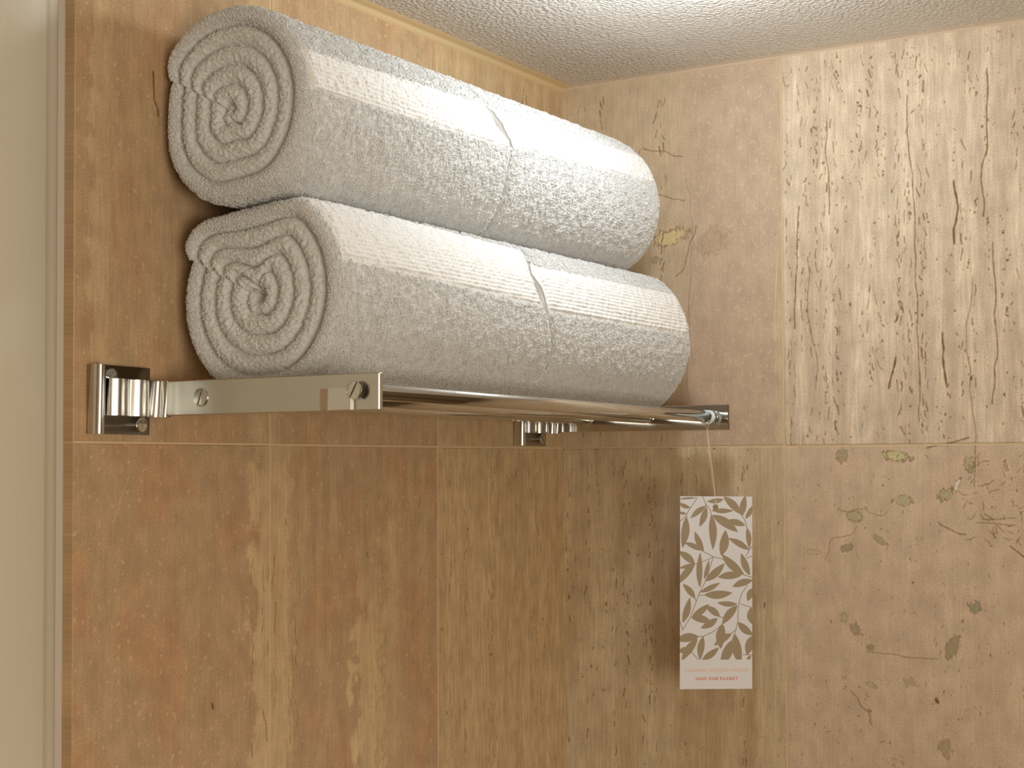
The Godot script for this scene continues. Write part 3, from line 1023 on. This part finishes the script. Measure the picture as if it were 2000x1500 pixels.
func bead(called: String, a: Vector3, b: Vector3, n: Vector3, w: float, h: float, m: Material, label: String):
	var st := st_new()
	var pts := PackedVector3Array()
	var N := 7
	for i in N:
		var t := PI * 0.5 * i / (N - 1)
		var q := 1.0 - 0.45 * sin(2.0 * t)
		var off := n * w * cos(t) * q + Vector3.DOWN * h * sin(t) * q
		pts.append(a + off); pts.append(b + off)
	grid_mesh(st, pts, N, 2, false, n.z < 0.5)
	var o := put(called, done(st), m)
	tag(o, label, "trim", "", "structure")

# ---------------------------------------------------------------- towel rack
func screw(st: SurfaceTool, p: Vector3, n: Vector3, rad: float, ang: float):
	# a domed slotted head: two half domes with a groove between them
	var u := n.cross(Vector3.UP if absf(n.y) < 0.9 else Vector3.RIGHT).normalized()
	var v := n.cross(u)
	var d := u * cos(ang) + v * sin(ang)
	var e := n.cross(d)
	st.set_smooth_group(-1)
	var rows := 5
	var seg := 14
	var gap := rad * 0.13
	var h := rad * 0.24
	for side in [-1.0, 1.0]:
		var ring := []
		for i in rows + 1:
			var rr := []
			var t := PI * 0.5 * i / rows
			for k in seg + 1:
				var a := -PI / 2 + PI * k / seg
				var x := cos(a) * rad * cos(t)
				var y := sin(a) * rad * cos(t)
				rr.append(p + (e * (gap + x * (rad - gap) / rad)) * side + d * y * side + n * (h * 0.55 + h * 0.45 * sin(t)))
			ring.append(rr)
		var base := []
		for q in ring[0]: base.append(q - n * h * 0.55)
		ring.push_front(base)
		for i in ring.size() - 1:
			for k in seg:
				st.set_smooth_group(2 if i > 0 else 3)
				quad(st, ring[i][k], ring[i + 1][k], ring[i + 1][k + 1], ring[i][k + 1])
		# the groove's cheek
		st.set_smooth_group(-1)
		for i in ring.size() - 1:
			quad(st, ring[i][0], ring[i][seg], ring[i + 1][seg], ring[i + 1][0])
	# groove floor
	quad(st, p - e * gap - d * rad * 0.97 + n * h * 0.25, p - e * gap + d * rad * 0.97 + n * h * 0.25, p + e * gap + d * rad * 0.97 + n * h * 0.25, p + e * gap - d * rad * 0.97 + n * h * 0.25)

func extrude_y(st: SurfaceTool, outline: Array, y0: float, y1: float, smooth := true):
	# outline: points (x, z), running so that the outside lies on the right of the way
	var n := outline.size()
	for i in n:
		var a: Vector2 = outline[i]
		var b: Vector2 = outline[(i + 1) % n]
		st.set_smooth_group(1 if smooth else -1)
		quad(st, Vector3(a.x, y0, a.y), Vector3(b.x, y0, b.y), Vector3(b.x, y1, b.y), Vector3(a.x, y1, a.y))
	st.set_smooth_group(-1)
	var poly := PackedVector2Array(outline)
	var idx := Geometry2D.triangulate_polygon(poly)
	for i in range(0, idx.size(), 3):
		var A := poly[idx[i]]; var B := poly[idx[i + 1]]; var C := poly[idx[i + 2]]
		var turn := (B - A).cross(C - A)
		if turn < 0.0:
			var s := B; B = C; C = s
		# seen from above (+y), x right and z towards the viewer
		tri(st, Vector3(A.x, y1, A.y), Vector3(B.x, y1, B.y), Vector3(C.x, y1, C.y))
		tri(st, Vector3(A.x, y0, A.y), Vector3(C.x, y0, C.y), Vector3(B.x, y0, B.y))

func build_rack():
	var chrome := mat(Color(0.84, 0.84, 0.83), 0.08, 1.0, 0.5)
	var satin := mat(Color(0.80, 0.80, 0.78), 0.24, 1.0, 0.5)
	var worn := mat(Color(0.84, 0.84, 0.83), 0.20, 1.0, 0.5)
	var rack := thing("towel_rack", "chrome towel rack with three round bars fixed to the left wall", "towel rack", Vector3(-0.608, 0.0482, 0))
	rack.rotation.z = -0.0066
	for side in 2:
		var x := 0.5635 * side
		# wall plate with a thick rounded edge
		var st := st_new()
		var pw := 0.055
		var out := []
		var xl := x - 0.0035 - pw
		var zt := 0.0095
		var zb := 0.0004
		out = [Vector2(xl, zb)]
		for i in 9:
			var t := PI * i / 8.0
			out.append(Vector2(xl + 0.0045 - 0.0045 * cos(t), zt - 0.003 + 0.0055 * sin(t)))
		out.append(Vector2(x - 0.0035 - 0.001, zt - 0.003)); out.append(Vector2(x - 0.0035, zt - 0.004)); out.append(Vector2(x - 0.0035, zb))
		extrude_y(st, out, -0.0265, 0.0215)
		var pl := put("wall_plate", done(st), worn, rack)
		st = st_new()
		screw(st, Vector3(x - 0.0415, 0.0140, zt - 0.0031), Vector3(0, 0, 1), 0.0052, 0.7 + side)
		put("screw", done(st), chrome, pl)
		st = st_new()
		screw(st, Vector3(x - 0.0125, -0.0190, zt - 0.0031), Vector3(0, 0, 1), 0.0052, 1.3 + side)
		put("screw", done(st), chrome, pl)
		# folded lug that carries the arm: two bulges with a crease between them
		st = st_new()
		var lug := []
		var prof := []
		lug.append(Vector2(x + 0.0022, 0.0068)); 
		lug.append(Vector2(xl + 0.0115, 0.0068))
		for i in 17:
			var t := -1.0 + 2.0 * i / 16.0
			lug.append(Vector2(xl + 0.0205 + 0.0092 * t, 0.0105 + 0.0050 * (1.0 - t * t)))
		for i in 17:
			var t := -1.0 + 2.0 * i / 16.0
			lug.append(Vector2(xl + 0.0398 + 0.0092 * t, 0.0112 + 0.0054 * (1.0 - t * t)))
		lug.append(Vector2(x - 0.0036, 0.0135)); lug.append(Vector2(x - 0.0024, 0.0160)); lug.append(Vector2(x - 0.0022, 0.0204)); lug.append(Vector2(x + 0.0022, 0.0204))
		extrude_y(st, lug, -0.0136, 0.0121)
		put("hinge_lug", done(st), worn, rack)
		# flat arm
		var arm := put("arm", box_mesh(Vector3(x - 0.0022, -0.0128, 0.0205), Vector3(x + 0.0022, 0.0119, 0.2085), 0.0007), satin if side == 0 else chrome, rack)
		var sgn := -1.0
		st = st_new()
		screw(st, Vector3(x - 0.0022, -0.0006, 0.0535), Vector3(-1, 0, 0), 0.0063, 1.2)
		put("screw", done(st), satin, arm)
		st = st_new()
		screw(st, Vector3(x - (0.0062 if side == 0 else 0.0022), 0.0005, 0.1915), Vector3(-1, 0, 0), 0.0060, 1.05)
		put("screw", done(st), chrome, arm)
		if side == 0:
			# small clamp block on the outside of the near arm
			st = st_new()
			extrude_y(st, [Vector2(x - 0.0022, 0.1600), Vector2(x - 0.0034, 0.1604), Vector2(x - 0.0058, 0.1690), Vector2(x - 0.0064, 0.1702), Vector2(x - 0.0064, 0.1868), Vector2(x - 0.0058, 0.1876), Vector2(x - 0.0022, 0.1878)], -0.0122, 0.0022, false)
			put("clamp", done(st), chrome, arm)
	# bars
	for z in [0.190, 0.122, 0.054]:
		var st := st_new()
		lathe(st, Vector3(0.0022, 0.0002, z), Vector3.RIGHT, PackedVector2Array([Vector2(0.0, 0.0), Vector2(0.0, 0.0054), Vector2(0.554, 0.0054), Vector2(0.5545, 0.0050), Vector2(0.559, 0.0050)]), 40)
		put("bar", done(st), chrome, rack)

# ---------------------------------------------------------------- towels
func build_towels():
	var cloth := mat(Color(0.98, 0.977, 0.97), 0.9, 0.0, 0.0)
	cloth.backlight_enabled = true
	cloth.backlight = Color(0.8, 0.8, 0.8)
	var weave := mat(Color(0.93, 0.927, 0.92), 0.9, 0.0, 0.0)
	var loop := [loop_mesh(1, 0.0), loop_mesh(10, 0.0047), loop_mesh(10, 0.0047)]
	# upper
	var U := Roll.new()
	U.xn = -0.597; U.xf = -0.078
	U.z1 = 0.0660; U.y1 = 0.2526; U.z2 = 0.0838; U.y2 = 0.2460
	U.R = 0.0705; U.p = 0.0140; U.thf = deg_to_rad(153)
	U.gap = [[-180, -0.345], [-55, -0.336], [-28, -0.344], [-11, -0.345], [11, -0.339], [23, -0.350], [35, -0.355], [41, -0.362], [180, -0.37]]
	# lower
	var L := Roll.new()
	L.xn = -0.585; L.xf = -0.050
	L.z1 = 0.0805; L.y1 = 0.1205; L.z2 = 0.0970; L.y2 = 0.1150
	L.R = 0.0755; L.p = 0.0145; L.thf = deg_to_rad(154)
	L.gap = [[-180, -0.31], [-47, -0.310], [-32, -0.302], [-15, -0.305], [-3, -0.312], [13, -0.3205], [32, -0.325], [46, -0.316], [60, -0.31], [180, -0.31]]
	var dn := Vector2(L.z1 - U.z1, L.y1 - U.y1)
	var dist := minf(dn.length(), Vector2(L.z2 - U.z2, L.y2 - U.y2).length())
	var ang := atan2(dn.y, dn.x)
	U.clamps = [[ang, dist * 0.49], [PI, U.z1 - 0.0030]]
	L.clamps = [[ang + PI, dist * 0.51 - 0.0028], [PI, L.z1 - 0.0030], [deg_to_rad(-88.0), 0.0735]]
	var gu := func(th):
		var d := rad_to_deg(wrapf(th, -PI, PI))
		return 0.0006 + 0.0042 * exp(-pow((d - 26.0) / 9.0, 2.0)) + 0.0012 * exp(-pow((d + 5.0) / 25.0, 2.0))
	var gl := func(th):
		var d := rad_to_deg(wrapf(th, -PI, PI))
		return 0.0004 + 0.0030 * exp(-pow((d - 19.0) / 11.0, 2.0))
	build_towel(U, "upper white terry towel roll lying on top of the other roll against the wall", cloth, weave, loop,
		[func(g): return 5.0 + 2.0 * g, func(g): return 30.0 + 8.0 * g], [func(g): return 9.0 + 9.0 * g, func(g): return 38.0 + 6.0 * g], gu, 0.3)
	build_towel(L, "lower white terry towel roll resting directly on the chrome bars", cloth, weave, loop,
		[func(g): return 15.0 - 7.0 * g, func(g): return 72.0 - 20.0 * sqrt(g)], [func(g): return 6.0 - 1.0 * g, func(g): return 38.0 + 2.0 * g], gl, 1.0)

# ---------------------------------------------------------------- hang tag
func build_tag():
	var o := thing("hang_tag", "white paper tag with taupe leaf print hanging on a string from the front bar", "tag", Vector3(-0.0585, 0.0443, 0.190))
	var yaw := 1.0210975 - 0.09
	var fwd := Vector3(sin(yaw), 0, -cos(yaw))
	var right := Vector3(cos(yaw), 0, sin(yaw))
	# card: local frame x right, y up, z towards the viewer
	var tilt := -0.010
	var bas := Basis(right * cos(tilt) + Vector3.UP * sin(tilt), Vector3.UP * cos(tilt) - right * sin(tilt), -fwd)
	var w := 0.0700
	var h := 0.1830
	var card := MeshInstance3D.new()
	var st := st_new()
	st.set_smooth_group(-1)
	var t := 0.0002
	var P := [Vector3(-w / 2, -h, t), Vector3(-w / 2, 0, t), Vector3(w / 2, 0, t), Vector3(w / 2, -h, t)]
	var UVs := [Vector2(0, 1), Vector2(0, 0), Vector2(1, 0), Vector2(1, 1)]
	for i in [0, 1, 2, 0, 2, 3]:
		st.set_uv(UVs[i]); st.add_vertex(P[i])
	for i in [2, 1, 0, 3, 2, 0]:
		st.set_uv(Vector2(0.02, 0.99)); st.add_vertex(P[i] - Vector3(0, 0, 2 * t))
	for i in 4:
		var k := (i + 1) % 4
		for q in [P[i], P[i] - Vector3(0, 0, 2 * t), P[k] - Vector3(0, 0, 2 * t), P[i], P[k] - Vector3(0, 0, 2 * t), P[k]]:
			st.set_uv(Vector2(0.02, 0.99)); st.add_vertex(q)
	var paper := mat(Color(0.93, 0.92, 0.93), 0.6, 0.0, 0.4)
	paper.albedo_texture = card_texture()
	card = put("card", done(st), paper, o)
	var top := Vector3(-0.0008, -0.0762, 0.0105) # where the card's top edge hangs, below the bar
	card.transform = Transform3D(bas, top)
	# lettering, as thin print on the card
	var words := [["CUIDEMOS NUESTRO PLANETA", Color8(240, 176, 140), 0.0610, -0.1652, false], ["SAVE OUR PLANET", Color8(226, 122, 82), 0.0408, -0.1732, true]]
	for q in words:
		var tm := TextMesh.new()
		var fnt := SystemFont.new()
		fnt.font_names = PackedStringArray(["Droid Sans"])
		fnt.font_weight = 700 if q[4] else 400
		tm.font = fnt
		tm.text = q[0]
		tm.font_size = 32
		tm.pixel_size = 0.001
		tm.depth = 0.002
		var bb := tm.get_aabb()
		var sc: float = q[2] / bb.size.x
		var m := put("lettering", tm, mat(q[1], 0.6), card)
		m.scale = Vector3(sc, sc * 0.82, 0.02)
		m.position = Vector3(-bb.get_center().x * sc + 0.0005, q[3] - bb.get_center().y * sc, t + 0.00002)
	# white elastic rings round the bar and the string
	var elastic := mat(Color(0.90, 0.95, 0.97), 0.4)
	var str_m := mat(Color(0.93, 0.90, 0.78), 0.4)
	for k in 3:
		st = st_new()
		var ring := PackedVector3Array()
		for i in 33:
			var a := TAU * i / 32.0
			ring.append(Vector3(0.0005 + 0.0030 * k + 0.0014 * sin(a + k), 0.0062 * cos(a) - 0.0002, 0.0062 * sin(a)))
		tube(st, ring, 0.0007, 8, false)
		put("elastic_ring", done(st), elastic, o)
	for k in 2:
		st = st_new()
		var hole := top + bas * Vector3(-0.0007 + 0.0014 * k, -0.0098, 0.0006)
		var path := PackedVector3Array()
		var n := 26
		for i in n + 1:
			var s := float(i) / n
			var a := Vector3(0.0015 * k, 0.0, 0.0066 if k == 0 else -0.0066)
			var b := Vector3(0.0, -0.0115, 0.0012)
			var q: Vector3
			if s < 0.15: q = a.lerp(b, smooth01(0.0, 0.15, s))
			else: q = b.lerp(hole, (s - 0.15) / 0.85) + Vector3(0.0006, 0, 0.0006) * sin(s * 9.0 + k * 2.0) * (1.0 - s)
			path.append(q)
		tube(st, path, 0.00022, 6)
		put("string", done(st), str_m, o)
